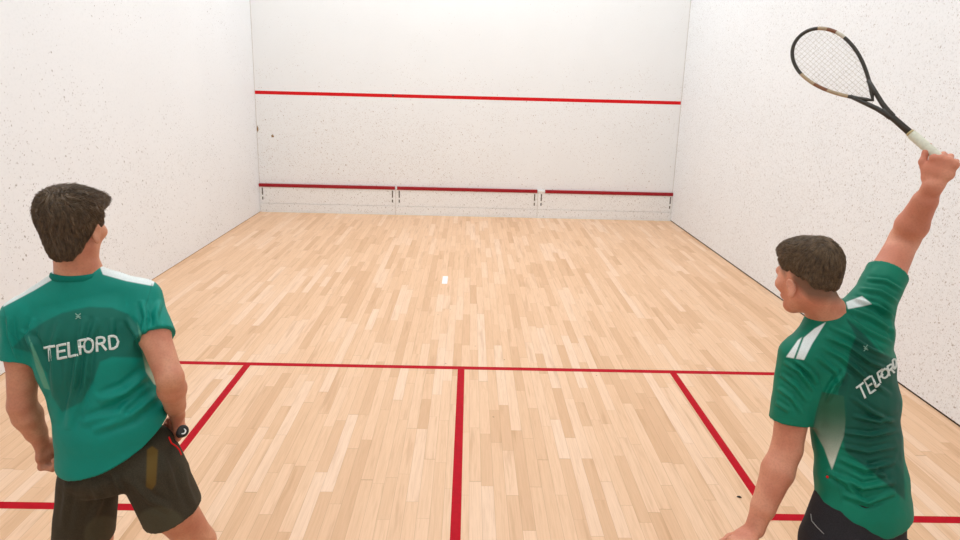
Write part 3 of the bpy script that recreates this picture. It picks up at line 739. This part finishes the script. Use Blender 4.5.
# ================================================================== LEFT PLAYER
def collar(F_unused, c, axis, S, ra, rb, th, hgt, parent, mat):
    w_ = nrm(axis); S = nrm(S - w_ * (S @ w_)); N = np.cross(w_, S); b = MB(); n1 = 48; vs = []; prof = [(0, 0), (th * .6, hgt * .1), (th, hgt * .5), (th * .7, hgt * .9), (0, hgt), (-th * .5, hgt * .9), (-th * .6, hgt * .4)]
    for i in range(n1):
        a = 2 * math.pi * i / n1; dr = S * math.cos(a) * ra + N * math.sin(a) * rb; dn = nrm(dr)
        for (o_, z) in prof: vs.append(c + dr + dn * o_ + w_ * (z - .0) + w_ * 0)
    m = len(prof); fs = [(i * m + k, ((i + 1) % n1) * m + k, ((i + 1) % n1) * m + (k + 1) % m, i * m + (k + 1) % m) for i in range(n1) for k in range(m)]
    b.add(vs, fs); return b.build('collar', mat, parent)

def left_player():
    base = (-1.13, -7.88, 0)
    t = empty('person', base, 'person seen from behind in teal shirt and dark olive shorts, arms hanging, at the left', 'person')
    S = nrm(P(150, 288, 1.96) - P(5, 310, 1.96)); S = nrm(A_(S[0], .20, S[2]))
    hd = frame(P(74, 228, 1.97), -.04, -.14, -.04)
    neck = P(79, 272, 1.97)
    shl, shr = P(24, 318, 1.92), P(141, 300, 2.01)
    ell, wrl = P(22, 405, 1.88), P(41, 442, 1.91)
    elr, wrr = P(170, 378, 1.86), P(177, 415, 1.96)
    hipc = P(117, 470, 1.87)
    hl, hr = hipc + A_(-.092, 0, -.02), hipc + A_(.092, 0, -.01)
    knl, knr = A_(-1.285, -7.80, .45), A_(-.905, -7.82, .46); anl, anr = A_(-1.33, -7.93, .095), A_(-.80, -7.93, .095)
    # body
    F = Field((-1.62, -8.16, -.01), (-.62, -7.60, 1.80), VOX)
    F.chain([(P(78, 308, 1.965), (.11, .058)), (P(88, 335, 1.95), (.125, .07)), (P(98, 370, 1.93), (.12, .07)), (P(105, 400, 1.91), (.115, .07)), (P(112, 432, 1.885), (.12, .076)), (P(115, 456, 1.875), (.12, .076))], S, .03)
    F.ecap(neck, hd[0] + hd[1] @ A_(0, -.022, -.045), .060, .055, k=.025); F.ecap(P(80, 290, 1.97), neck, (.068, .05), (.060, .060), S, .03)
    for s in (shl, shr): F.ecap(neck - A_(0, 0, .03), s, (.030, .030), (.043, .043), k=.02)
    head_prims(F, hd)
    arm_prims(F, shl, ell, wrl, .98); arm_prims(F, shr, elr, wrr, .98)
    hand_prims(F, wrl, P(48, 468, 1.92) - wrl, A_(-.8, -.55, .1), P(62, 462, 2.01) - P(42, 452, 1.92), (1.2, 1.35, .8))
    hand_prims(F, wrr, P(181, 437, 1.985) - wrr, A_(.85, -.2, .3), A_(-.1, .8, .3), (1.35, 1.45, .8))
    fw = A_(0, 1., 0); leg_prims(F, hl, knl, anl, fw); leg_prims(F, hr, knr, anr, nrm(A_(.3, 1, 0)))
    V, Q = F.mesh(); V = relax(V, Q, 2)
    obj('body', V, Q, M['skinL'], t)
    eyes(hd, t)
    hair(hd, t, M['hairL'], dict(r=(.085, .099, .093), bumps=[((0.004, -.056, -.040), (.050, .042, .064)), ((-.006, .010, .085), (.068, .066, .038)), ((-.012, -.052, .07), (.058, .048, .054)), ((.034, .056, .082), (.032, .030, .024)), ((.046, .082, .080), (.013, .012, .012))],
         ys=[-.14, -.09, -.055, -.035, -.015, .012, .03, .05, .062, .14], zs=[-.104, -.102, -.085, -.055, .012, .016, .000, .035, .054, .066], crown=(0, -.06, .11), clump=9, relief=.006, n=5200, minz=-.1, fwd=1.5, mess=.5, sweep=.45, len=.034, short=.6, lift=.007))
    # shirt
    F = Field((-1.60, -8.16, .62), (-.66, -7.66, 1.58), .004)
    F.chain([(P(78, 298, 1.965), (.150, .080)), (P(86, 330, 1.95), (.168, .112)), (P(96, 362, 1.93), (.163, .112)), (P(104, 395, 1.91), (.150, .106)), (P(112, 428, 1.885), (.158, .114)), (P(117, 462, 1.87), (.166, .120)), (P(118, 500, 1.87), (.166, .120))], S, .03)
    F.ecap(P(78, 292, 1.965), P(78, 277, 1.965), (.080, .066), (.068, .060), S, .03)
    for s in (shl, shr): F.ecap(neck - A_(0, 0, .035), s, (.048, .045), (.050, .048), S, k=.035)
    F.ecap(P(62, 284, 1.955), P(14, 313, 1.925), .032, .030, k=.03); F.ecap(P(96, 280, 1.975), P(146, 293, 2.01), .032, .034, k=.03)
    for s, e_, nx, l in ((shl, ell, (1, .045), .47), (shr, elr, (1, .06), .50)):
        w_ = nrm(e_ - s); fl = nrm(w_ + A_(0, -.1, .1)); F.ecap(s, s + (e_ - s) * l, .060, .0635, k=.03, flat1=fl)
    hm = lambda u, v, d: P(u, v, d)
    sl, sr, sb, sf_ = P(56, 457, 1.87), P(172, 424, 1.87), P(105, 478, 1.76), P(120, 462, 1.99)
    hc = P(117, 462, 1.87)
    def hem(x, y, z):   # the hem dips at the back and rises at both side seams
        s_ = (x - hc[0]) * S[0] + (y - hc[1]) * S[1]; n_ = ((x - hc[0]) * S[1] - (y - hc[1]) * S[0]) / math.hypot(S[0], S[1])
        xx = np.clip(s_ / .33 + .5, 0, 1)
        zz = sl[2] * (1 - xx) + sr[2] * xx - .040 * np.sin(np.clip(xx, 0, 1) * math.pi) ** .55 * np.clip((n_ + .03) / .1, 0, 1)
        return np.where(z < 1.0, zz - z, -.1)
    F.op(hem, (-1.6, -8.2, .6), (-.6, -7.6, 1.05), .003, 'and')
    V, Q = F.mesh(); V = relax(V, Q, 3); N = vnormals(V, Q); U, W_ = pr(V)
    V = folds(V, N, U, W_, [
        ([(84, 316), (80, 345), (74, 392), (66, 430)], .006, 4), ([(98, 318), (88, 345), (84, 385), (70, 430)], .005, 3.5),
        ([(126, 318), (138, 336), (146, 352)], .005, 3), ([(142, 300), (146, 318), (143, 338)], .005, 3), ([(22, 330), (34, 344), (46, 372)], .006, 3),
        ([(34, 318), (30, 336), (38, 362)], .005, 3), ([(150, 372), (126, 392), (98, 402)], .007, 5), ([(160, 392), (130, 415), (92, 430)], .007, 5),
        ([(150, 384), (120, 412), (80, 424)], .005, 4), ([(60, 320), (52, 350), (56, 400)], .004, 4),
        ([(8, 316), (10, 335), (18, 358)], .005, 3), ([(160, 300), (156, 315), (158, 328)], .004, 3), ([(112, 318), (112, 345)], .003, 3)])
    V = V + N * (.0016 * vnoise(V * A_(16, 16, 9)) + .0008 * vnoise(V * 40))[:, None]
    N = vnormals(V, Q); U, W_ = pr(V)
    o = obj('shirt', V, Q, M['shirtL'], t)
    back = ((V - CC) * N).sum(1) < .25
    big = -9.
    g = lambda d, m=back: np.where(m, d, big)
    attr(o, 'panel', g(polydist(U, W_, [(12, 348), (28, 332), (44, 322), (62, 313), (88, 307), (112, 308), (128, 314), (140, 328), (150, 352), (152, 358), (112, 357), (100, 362), (94, 380), (82, 402), (62, 412), (52, 396), (46, 372), (30, 352)])))  # back panel outline, carried on over the darker lower left of the back
    attr(o, 'side', g(np.maximum(polydist(U, W_, [(137, 322), (144, 340), (150, 352), (158, 378), (164, 390), (154, 384), (146, 372), (142, 352)]), polydist(U, W_, [(28, 335), (36, 352), (44, 372), (50, 390), (44, 388), (36, 368)]))))
    attr(o, 'sidefade', np.clip((W_ - 350) / 42, 0, 1) ** 1.2 * (U > 100))
    up = N[:, 2] > .2
    attr(o, 'white', np.where(up | back, np.maximum(polydist(U, W_, [(98, 262), (158, 272), (153, 286), (126, 281), (103, 274.5)]), polydist(U, W_, [(54, 262), (0, 290), (3, 307), (34, 290.5), (55, 278)])), big))
    s1, _ = linedist(U, W_, [(28, 335), (48, 320), (66, 311), (88, 307), (112, 308), (130, 315), (142, 332)])
    s2, _ = linedist(U, W_, [(3, 305), (20, 296), (55, 276)]); s3, _ = linedist(U, W_, [(152, 284), (146, 305), (147, 330), (150, 348)]); s4, _ = linedist(U, W_, [(3, 306), (8, 330), (28, 352)])
    attr(o, 'seam', g(-np.minimum(np.minimum(s1 + .3, s3), s4)))
    tree = bvh_of(V, Q)
    def L4(x0, y0, x1, y1, h, sl=(-.21)):  # baseline start/end, letter height, slanted with the text
        up = np.array([.0, -1.]) * h + np.array([-.16 * h, 0])
        return [(x0, y0), (x1, y1), (x1 + up[0], y1 + up[1]), (x0 + up[0], y0 + up[1])]
    G4 = lambda x0, x1, yb0, yt0, yb1, yt1: [(x0, yb0), (x1, yb1), (x1 - .8, yt1), (x0 - .8, yt0)]
    lettering(tree, [('T', G4(46, 54.6, 360.5, 347.6, 359.2, 346)), ('E', G4(58, 66.6, 358.8, 345.5, 357, 344)), ('L', G4(69.3, 77.4, 356.6, 343.2, 354.8, 341.7)), ('F', G4(80, 86, 353.6, 340.6, 352.2, 339.4)), ('O', G4(84.6, 93.4, 353, 339.8, 351, 338)), ('R', G4(97.4, 105.8, 350.6, 337.8, 349.2, 336.8)), ('D', G4(110, 118.8, 349, 336.4, 348, 335.4))], o, M['print'], 2.5)
    lettering(tree, [([[(0, .2), (.5, .45), (1, .1)], [(0, 1), (.5, .7), (1, 1)], [(.1, .6), (.9, .5)]], [(76, 320), (81, 319), (80.5, 314), (76, 314)])], o, M['printdim'], .9, 'emblem')
    collar(None, P(78, 279, 1.965), hd[0] - neck + A_(0, .02, 0), S, .072, .064, .006, .024, o, M['collarL'])
    # shorts
    F = Field((-1.45, -8.14, .40), (-.70, -7.66, 1.0), .0045)
    F.ecap(P(114, 448, 1.88), P(117, 468, 1.875), (.156, .112), (.164, .116), S, .02, cap=.05); F.ecap(P(117, 464, 1.875), P(120, 474, 1.875), (.166, .118), (.160, .110), S, .02, cap=.04)
    F.ecap(P(151, 446, 1.91), P(157, 475, 1.90), (.072, .072), (.098, .10), S, .03)
    for hp, kn, l, r1, fl in ((P(89, 478, 1.885), knl, P(84, 537, 1.90), .086, A_(0, 0, -1.)), (P(153, 468, 1.885), knr, P(173, 511, 1.90), .085, nrm(A_(.25, 0, -1.)))):
        F.ecap(hp, l, (.090, .112), (r1 + .008, .112), S, .012, flat1=fl)
    V, Q = F.mesh(); V = relax(V, Q, 3); N = vnormals(V, Q); U, W_ = pr(V)
    V = folds(V, N, U, W_, [([(90, 478), (100, 500), (88, 530)], .004, 4), ([(130, 480), (150, 500), (172, 510)], .004, 4), ([(68, 470), (66, 500), (62, 530)], .004, 4), ([(182, 460), (186, 486), (196, 510)], .004, 4), ([(110, 470), (118, 486), (128, 500)], .004, 3), ([(160, 450), (170, 475), (178, 500)], .003, 4)])
    V = V + N * (.002 * vnoise(V * 14))[:, None]
    o = obj('shorts', V, Q, M['shortsL'], t); back = ((V - CC) * N).sum(1) < .1
    U, W_ = pr(V)
    attr(o, 'patch', np.where(back, np.maximum(6 * (1 - np.hypot((U - 160) / 23, (W_ - 522) / 15)), 6 * (1 - np.hypot((U - 104) / 20, (W_ - 536) / 20))), -9.))
    attr(o, 'strip', np.where(back, polydist(U, W_, [(147, 450), (152, 446), (158, 450), (156, 484), (152, 490), (146, 487)]), -9.))
    tr = bvh_of(V, Q)
    ribbon(tr, [(168.5, 437), (171, 443), (176, 446.5), (179, 450), (181, 455)], o, M['redtrim'], .0026, 'piping')
    for a, f_ in ((anl, fw), (anr, nrm(A_(.3, 1, 0)))): shoe(a, f_, t, (M['shoeA'], M['sole']))
    return wrr
left_player()

# ================================================================== RIGHT PLAYER
HW = P(933, 186, 2.03); HV = nrm(P(940, 168, 2.0) - CC)
HD = P(945, 160, 2.02) - HW; HD = nrm(HD - HV * (HD @ HV)); HT = P(799, 36, 2.2) - P(940, 168, 2.03); HT = nrm(HT - HV * (HT @ HV)); HT = nrm(HT - HD * (HT @ HD)); HN = nrm(-HV + HD * .0); HN = nrm(HN - HD * (HN @ HD) - HT * (HN @ HT))
GRIP = HW + HD * .080 - HN * .027
def right_player():
    base = (1.25, -7.9, 0)
    t = empty('person', base, 'person in dark green shirt and black shorts swinging a racket overhead, at the right', 'person')
    yaw = .25
    S = nrm(A_(math.cos(yaw), math.sin(yaw), .30))           # shoulder line rises to the right
    S2 = nrm(A_(math.cos(yaw), math.sin(yaw), .05))
    hd = frame(P(807, 278, 1.97), .32, -.32, .10)
    neck = P(828, 316, 1.98)
    shl, shr = P(801, 357, 1.92), P(871, 306, 2.00)
    elr, wrr = P(904, 240, 2.12), P(933, 186, 2.03)
    ell, wll = P(787, 448, 1.86), P(754, 530, 1.78)
    hipc = P(852, 545, 1.74)
    hl, hr = hipc + A_(-.08, -.05, -.02), hipc + A_(.08, .05, -.01)
    knl, knr = A_(1.33, -7.80, .36), A_(1.64, -7.82, .40); anl, anr = A_(1.27, -8.02, .095), A_(1.70, -8.12, .10)
    F = Field((.80, -8.46, -.01), (1.95, -7.35, 2.06), VOX)
    F.chain([(P(838, 342, 1.955), (.10, .058)), (P(848, 372, 1.94), (.115, .068)), (P(854, 410, 1.90), (.11, .066)), (P(858, 445, 1.86), (.105, .066)), (P(862, 485, 1.81), (.11, .072)), (hipc, (.125, .088))], S2, .03)
    F.ecap(neck, hd[0] + hd[1] @ A_(0, -.026, -.04), .057, .056, k=.02); F.ecap(P(836, 326, 1.97), neck, (.068, .05), (.062, .062), S, .03)
    for s in (shl, shr): F.ecap(neck - A_(0, 0, .03), s, (.030, .030), (.043, .043), k=.02)
    head_prims(F, hd, -.030)
    arm_prims(F, shl, ell, wll, 1.14); arm_prims(F, shr, elr, wrr, 1.12)
    hand_prims(F, wrr, HD, HN, HT, (1.25, 1.45, 1.0), thumb='up', scale=1.06)
    hand_prims(F, wll, P(729, 555, 1.70) - wll, A_(-.3, -.5, .8), A_(.4, .9, .1), (.35, .5, .3), .15, thumb='open')
    leg_prims(F, hl, knl, anl, nrm(A_(-.5, 1, 0))); leg_prims(F, hr, knr, anr, nrm(A_(.3, 1, 0)))
    V, Q = F.mesh(); V = relax(V, Q, 2)
    o = obj('body', V, Q, M['skinR'], t)
    loc = (V - hd[0]) @ hd[1]
    zl = np.interp(loc[:, 1], [-.14, -.09, -.05, -.02, .0, .02, .05, .1], [-.085, -.085, -.075, -.03, .02, .0, .03, .06])
    stub = np.clip((loc[:, 2] - zl) / .035 + .3, 0, 1) * (np.linalg.norm(loc - A_(0, -.01, .03), axis=1) < .14) * (loc[:, 1] < .09)
    stub *= 1 - np.exp(-((np.abs(loc[:, 0]) - .083) / .010) ** 2) * (np.abs(loc[:, 1] + .012) < .03) * (loc[:, 2] < .03)
    attr(o, 'stubble', stub * .85)
    eyes(hd, t)
    hair(hd, t, M['hairR'], dict(r=(.080, .102, .091), bumps=[((0, .02, .092), (.066, .074, .038)), ((0, -.065, .062), (.062, .042, .062)), ((0, -.055, -.015), (.058, .036, .05))],
         ys=[-.14, -.10, -.07, -.045, -.015, .02, .045, .062, .14], zs=[-.040, -.044, -.036, -.004, .020, .028, .036, .050, .066], crown=(0, -.065, .105), clump=11, relief=.0022, n=5200, minz=-.06, fwd=1.2, mess=.18, sweep=-.35, len=.040, short=.45, lift=.0035))
    # shirt
    F = Field((.84, -8.30, .60), (1.78, -7.55, 1.72), .004)
    F.chain([(P(836, 334, 1.96), (.145, .080)), (P(846, 368, 1.94), (.160, .106)), (P(853, 402, 1.90), (.149, .102)), (P(857, 440, 1.86), (.138, .098)), (P(861, 478, 1.81), (.142, .104)), (P(863, 510, 1.775), (.147, .108)), (P(865, 540, 1.75), (.147, .108))], S2, .03)
    F.ecap(P(836, 328, 1.965), P(830, 317, 1.97), (.082, .068), (.068, .062), S, .03)
    F.ecap(neck - A_(0, 0, .035), shl, (.048, .045), (.052, .050), S, k=.035); F.ecap(neck - A_(0, 0, .035), shr, (.048, .045), (.058, .055), S, k=.04)
    F.ecap(P(853, 316, 1.985), P(866, 304, 2.0), .040, .048, k=.02)
    F.ecap(P(856, 350, 1.93), P(868, 332, 1.95), .095, .075, k=.04)
    w_ = nrm(ell - shl); F.ecap(shl, shl + (ell - shl) * .70, .067, .068, k=.028, flat1=nrm(w_ + A_(.05, 0, -.08)))
    w_ = nrm(elr - shr); F.ecap(shr, shr + (elr - shr) * .50, .068, .066, k=.03, flat1=w_)
    c0 = P(866, 505, 1.775)
    def hem(x, y, z):
        s_ = (x - c0[0]) * S2[0] + (y - c0[1]) * S2[1]
        return np.where(z < 1.0, (.776 + .09 * s_ + 1.0 * s_ * s_) - z, -.1)
    F.op(hem, (.8, -8.3, .55), (1.9, -7.5, 1.05), .003, 'and')
    V, Q = F.mesh(); V = relax(V, Q, 3); N = vnormals(V, Q); U, W_ = pr(V)
    V = folds(V, N, U, W_, [
        ([(828, 326), (850, 336), (872, 350), (892, 358)], .0045, 2.2), ([(824, 336), (848, 346), (870, 362), (894, 372)], .0055, 2.4), ([(820, 346), (842, 358), (866, 378), (892, 396)], .005, 2.6),
        ([(848, 318), (866, 330), (894, 344)], .005, 2.2), ([(846, 308), (872, 318), (898, 334)], .006, 2.2), ([(852, 298), (876, 306), (900, 322)], .006, 2.2), ([(858, 288), (880, 292), (904, 306)], .005, 2.2), ([(866, 279), (886, 281), (905, 292)], .004, 2),
        ([(816, 356), (836, 372), (840, 388)], .004, 2.4), ([(846, 372), (834, 386), (826, 402)], .005, 2.6), ([(850, 396), (872, 412), (896, 424)], .004, 2.5),
        ([(784, 362), (800, 372), (814, 392)], .0045, 2.2), ([(780, 374), (796, 386), (808, 402)], .0045, 2.2), ([(778, 388), (792, 398), (802, 414)], .004, 2.2), ([(776, 402), (790, 412)], .003, 2.2), ([(794, 360), (810, 372), (818, 384)], .004, 2),
        ([(852, 416), (880, 422), (899, 418)], .0045, 2.2), ([(842, 432), (870, 436), (898, 430)], .005, 2.4), ([(840, 446), (868, 452), (896, 446)], .004, 2.4), ([(838, 458), (866, 470), (896, 462)], .006, 2.8), ([(834, 474), (862, 488), (896, 482)], .006, 3), ([(842, 494), (868, 503), (896, 492)], .005, 3), ([(850, 456), (884, 476), (888, 484)], .003, 2.4),
        ([(826, 470), (846, 484), (860, 498)], .004, 2.6), ([(874, 300), (890, 318), (897, 345)], .004, 2.4)])
    V = V + N * (.0022 * vnoise(V * A_(14, 14, 22)) + .001 * vnoise(V * 42))[:, None]
    N = vnormals(V, Q); U, W_ = pr(V)
    o = obj('shirt', V, Q, M['shirtR'], t); back = ((V - CC) * N).sum(1) < .2; g = lambda d: np.where(back, d, -9.)
    attr(o, 'panel', g(polydist(U, W_, [(838, 392), (846, 372), (850, 352), (856, 336), (846, 318), (866, 336), (880, 352), (900, 362), (905, 500), (870, 470), (846, 452), (840, 430)])))
    attr(o, 'side', g(polydist(U, W_, [(822, 392), (844, 396), (846, 418), (844, 436), (838, 452), (832, 470), (824, 448), (813, 428), (816, 412)])))
    attr(o, 'sidefade', np.clip((W_ - 400) / 62, 0, 1) ** 2.5)
    attr(o, 'white', g(np.maximum(np.minimum(polydist(U, W_, [(826, 322), (812, 330), (798, 340), (786, 357), (804, 360), (812, 344)]), linedist(U, W_, [(816, 326), (803, 337), (795, 358)])[0] - 1.0),
                                  np.minimum(polydist(U, W_, [(846, 302), (862, 296), (872, 304), (864, 306), (848, 309)]), 9))))
    s1, _ = linedist(U, W_, [(846, 308), (858, 322), (876, 342), (896, 366)]); s2, _ = linedist(U, W_, [(844, 396), (846, 430), (834, 468), (842, 505)]); s3, _ = linedist(U, W_, [(818, 372), (822, 392), (813, 428)])
    s4, _ = linedist(U, W_, [(776, 416), (794, 419), (811, 425)]); s5, _ = linedist(U, W_, [(850, 380), (846, 398), (846, 430)])
    attr(o, 'seam', g(-np.minimum.reduce([s1, s2 + .3, s3, s4 + .4, s5])))
    tree = bvh_of(V, Q)
    def Q4(x0, y0, x1, y1, h, s=-.30): return [(x0, y0), (x1, y1), (x1 + s * h, y1 - h), (x0 + s * h, y0 - h)]
    lettering(tree, [('T', [(861.5, 399), (868, 395.5), (862.4, 383.2), (856.6, 387.4)]), ('E', [(869.8, 393.5), (875, 389.8), (869.8, 376.5), (864.3, 380)]), ('L', [(876, 386.8), (879, 384.2), (875, 373), (871.5, 376.2)]), ('F', [(880, 382), (883.5, 379), (882, 369), (877, 373)]),
                     ('O', [(881.5, 379), (888.5, 376), (887.5, 367.5), (880.5, 370.5)]), ('R', [(889, 375), (893.5, 372), (892, 363), (887, 366.5)]), ('D', [(893.5, 369), (896.5, 366.5), (895.5, 357.5), (892, 360.5)])], o, M['print'], 2.0)
    lettering(tree, [([[(0, .2), (.5, .45), (1, .1)], [(0, 1), (.5, .7), (1, 1)], [(.1, .6), (.9, .5)]], [(864, 352), (868, 350), (867, 345.5), (864, 346)])], o, M['printdim'], .8, 'emblem')
    h = sight(tree, 827.5, 477, .001)
    if h is not None: MB().tube([h, h + nrm(CC - h) * .002], .004, 12).build('badge', M['redtrim'], o)
    collar(None, P(832, 321, 1.968), hd[0] - neck + A_(.05, -.02, .1), S, .070, .064, .006, .022, o, M['collarR'])
    # shorts
    F = Field((.85, -8.35, .36), (1.85, -7.45, .90), .0045)
    F.ecap(P(862, 500, 1.79), hipc, (.148, .108), (.168, .120), S2, .02)
    F.ecap(hipc + A_(-.05, -.03, -.02), hl + (knl - hl) * .75, .115, .095, k=.03, flat1=nrm(knl - hl)); F.ecap(hipc + A_(.05, .03, -.02), hr + (knr - hr) * .75, .105, .088, k=.03, flat1=nrm(knr - hr))
    V, Q = F.mesh(); V = relax(V, Q, 3); N = vnormals(V, Q); V = V + N * (.003 * vnoise(V * 13))[:, None]
    o = obj('shorts', V, Q, M['shortsR'], t)
    ribbon(bvh_of(V, Q), [(811, 514), (812, 521), (817, 527), (824, 534)], o, M['greytrim'], .0012, 'piping')
    for a, f_ in ((anl, nrm(A_(-.5, 1, 0))), (anr, nrm(A_(.3, 1, 0)))): shoe(a, f_, t, (M['shoeB'], M['sole']))

# ================================================================== RACKETS
def solve_tip(u, v, B, L):
    lo, hi = 1.5, 3.0
    for _ in range(50):
        m = (lo + hi) / 2
        if np.linalg.norm(P(u, v, m) - B) < L: lo = m
        else: hi = m
    return P(u, v, lo)
RTIP = solve_tip(798, 35, GRIP, .648); BUTT = RTIP + nrm(GRIP - RTIP) * .685
def racket(B, T, Xd, label, fcols, gripmat, buttcol, logo=False):
    Z = nrm(T - B); X = nrm(Xd - Z * (Z @ Xd)); Y = np.cross(Z, X)
    w = lambda x, y, z: B + X * x + Y * y + Z * z
    t = empty('squash_racket', B, label, 'squash racket')
    # teardrop head, widest towards the tip
    hw = lambda s: .1 * (math.sin(math.pi * min(1, s ** .80 * 1.0)) ** .62) if 0 < s < 1 else 0.
    z0, z1 = .335, .677
    zm, R_ = .560, .087
    right = []
    for i in range(15):      # straight-ish flank then round tip
        s = i / 14; z = z0 + (zm - z0) * s; right.append((R_ * (math.sin(s * math.pi / 2) ** .92), z))
    for i in range(1, 17):
        a = i / 16 * math.pi / 2; right.append((R_ * math.cos(a) ** .95 if i < 16 else 0, zm + (z1 - zm) * math.sin(a)))
    loop = [(x, z) for x, z in right] + [(-x, z) for x, z in right[-2:0:-1]]
    n = len(loop)
    def mf(i):
        j = i if i <= 30 else 60 - i
        seq = fcols[1]
        for a, b, m in seq[0 if i <= 30 else 1]:
            if a <= j < b: return m
        return 0
    MB().tube([w(x, 0, z) for x, z in loop], .0064, 10, closed=True, ell=(Y, 1.25), mfun=mf).build('frame', fcols[0], t)
    b = MB()
    for s in (-1, 1): b.tube([w(s * .036, 0, .395), w(s * .022, 0, .345), w(s * .011, 0, .305), w(s * .006, 0, .275), w(s * .004, 0, .25)], [.0072, .0078, .0085, .009, .009], 10, ell=(Y, 1.2))
    b.tube([w(0, 0, .29), w(0, 0, .24), w(0, 0, .17)], [.0105, .011, .0115], 12)
    b.build('throat', fcols[0], t)
    b = MB()
    inside = lambda x, z: abs(x) < np.interp(z, [p[1] for p in right], [p[0] for p in right]) - .002
    zz = [p[1] for p in right]; xx = [p[0] for p in right]
    for i in range(-7, 8):
        x = i * .0123; zs_ = [z for z in np.linspace(z0, z1, 200) if np.interp(z, zz, xx) > abs(x) + .001]
        if zs_: b.tube([w(x, .0006 * (-1) ** i, zs_[0]), w(x, .0006 * (-1) ** i, zs_[-1])], .0006, 5)
    for k_ in range(22):
        z = .355 + k_ * .0142; x = np.interp(z, zz, xx) - .001
        if x > .006 and z < z1: b.tube([w(-x, -.0006 * (-1) ** k_, z), w(x, -.0006 * (-1) ** k_, z)], .0006, 5)
    b.build('strings', M['string'], t)
    pts = []; rr = []
    for i in range(61):
        z = .012 + .162 * i / 60; pts.append(w(0, 0, z)); rr.append(.0152 + .0010 * ((i % 5) / 5.) + (.002 if i < 3 else 0) - (.0025 if i > 57 else 0))
    MB().tube(pts, rr, 20, ell=(Y, .88)).build('grip', gripmat, t)
    MB().tube([w(0, 0, .171), w(0, 0, .178)], [.0135, .0128], 16).build('grip_collar', M['gold'], t)
    bt = MB().tube([w(0, 0, -.002), w(0, 0, .0), w(0, 0, .006), w(0, 0, .018)], [.012, .0175, .0195, .0172], 20, ell=(Y, .92)).build('butt_cap', buttcol, t)
    if logo:
        arc = [w(.0075 * math.cos(a) - .001, .0075 * math.sin(a), -.0032) for a in np.linspace(.2, 3.6, 14)]
        MB().tube(arc, [.0012 + .0012 * math.sin(i / 13 * math.pi) for i in range(14)], 6).build('emblem', M['white'], bt)
    return t
M['fdark'] = plain('dark_olive_frame', srgb(52, 46, 38), .35, .5); M['fcream'] = plain('cream_frame', srgb(206, 196, 176), .35, .5)
M['fbrown'] = plain('brown_frame', srgb(128, 78, 48), .35, .5); M['ftan'] = plain('tan_frame', srgb(176, 152, 120), .35, .5)
M['string'] = plain('cream_string', srgb(206, 200, 190), .5); M['gripw'] = plain('white_grip_tape', srgb(226, 224, 204), .75, .2, 120, .2)
M['gripb'] = plain('black_grip_tape', srgb(36, 36, 40), .7, .3, 120, .2); M['gold'] = plain('gold_ring', srgb(190, 170, 120), .35, .5)
mats = [M['fdark'], M['fcream'], M['fbrown'], M['ftan']]
seqs = ([(0, 14, 0), (14, 17, 1), (17, 20, 2), (20, 23, 3), (23, 31, 0)], [(0, 5, 0), (5, 9, 3), (9, 12, 2), (12, 16, 3), (16, 31, 0)])
ax = RTIP - BUTT
racket(BUTT, RTIP, np.cross(ax, nrm(CC - RTIP) + A_(.0, .0, .0)), 'dark framed squash racket with cream strings and white grip raised by the right player', (mats, seqs), M['gripw'], M['rubber'])
right_player()
LB = P(183, 431, 1.845); LT = LB + nrm(P(167, 442, 2.6) - LB) * .685
racket(LB, LT, A_(.2, .1, 1.), 'black gripped squash racket held low by the left player, butt towards the camera', ([M['fdark'], M['fcream'], M['fbrown'], M['ftan']], ([(0, 31, 0)], [(0, 31, 0)])), M['gripb'], M['rubber'], True)

# ------------------------------------------------------------------ view
vs = scene.view_settings; vs.view_transform = 'Standard'; vs.look = 'None'; vs.exposure = float(os.environ.get('SQ_EXP', '0.71')); vs.gamma = 1.; vs.use_curve_mapping = False
print('script seconds', round(time.time() - T0, 1))
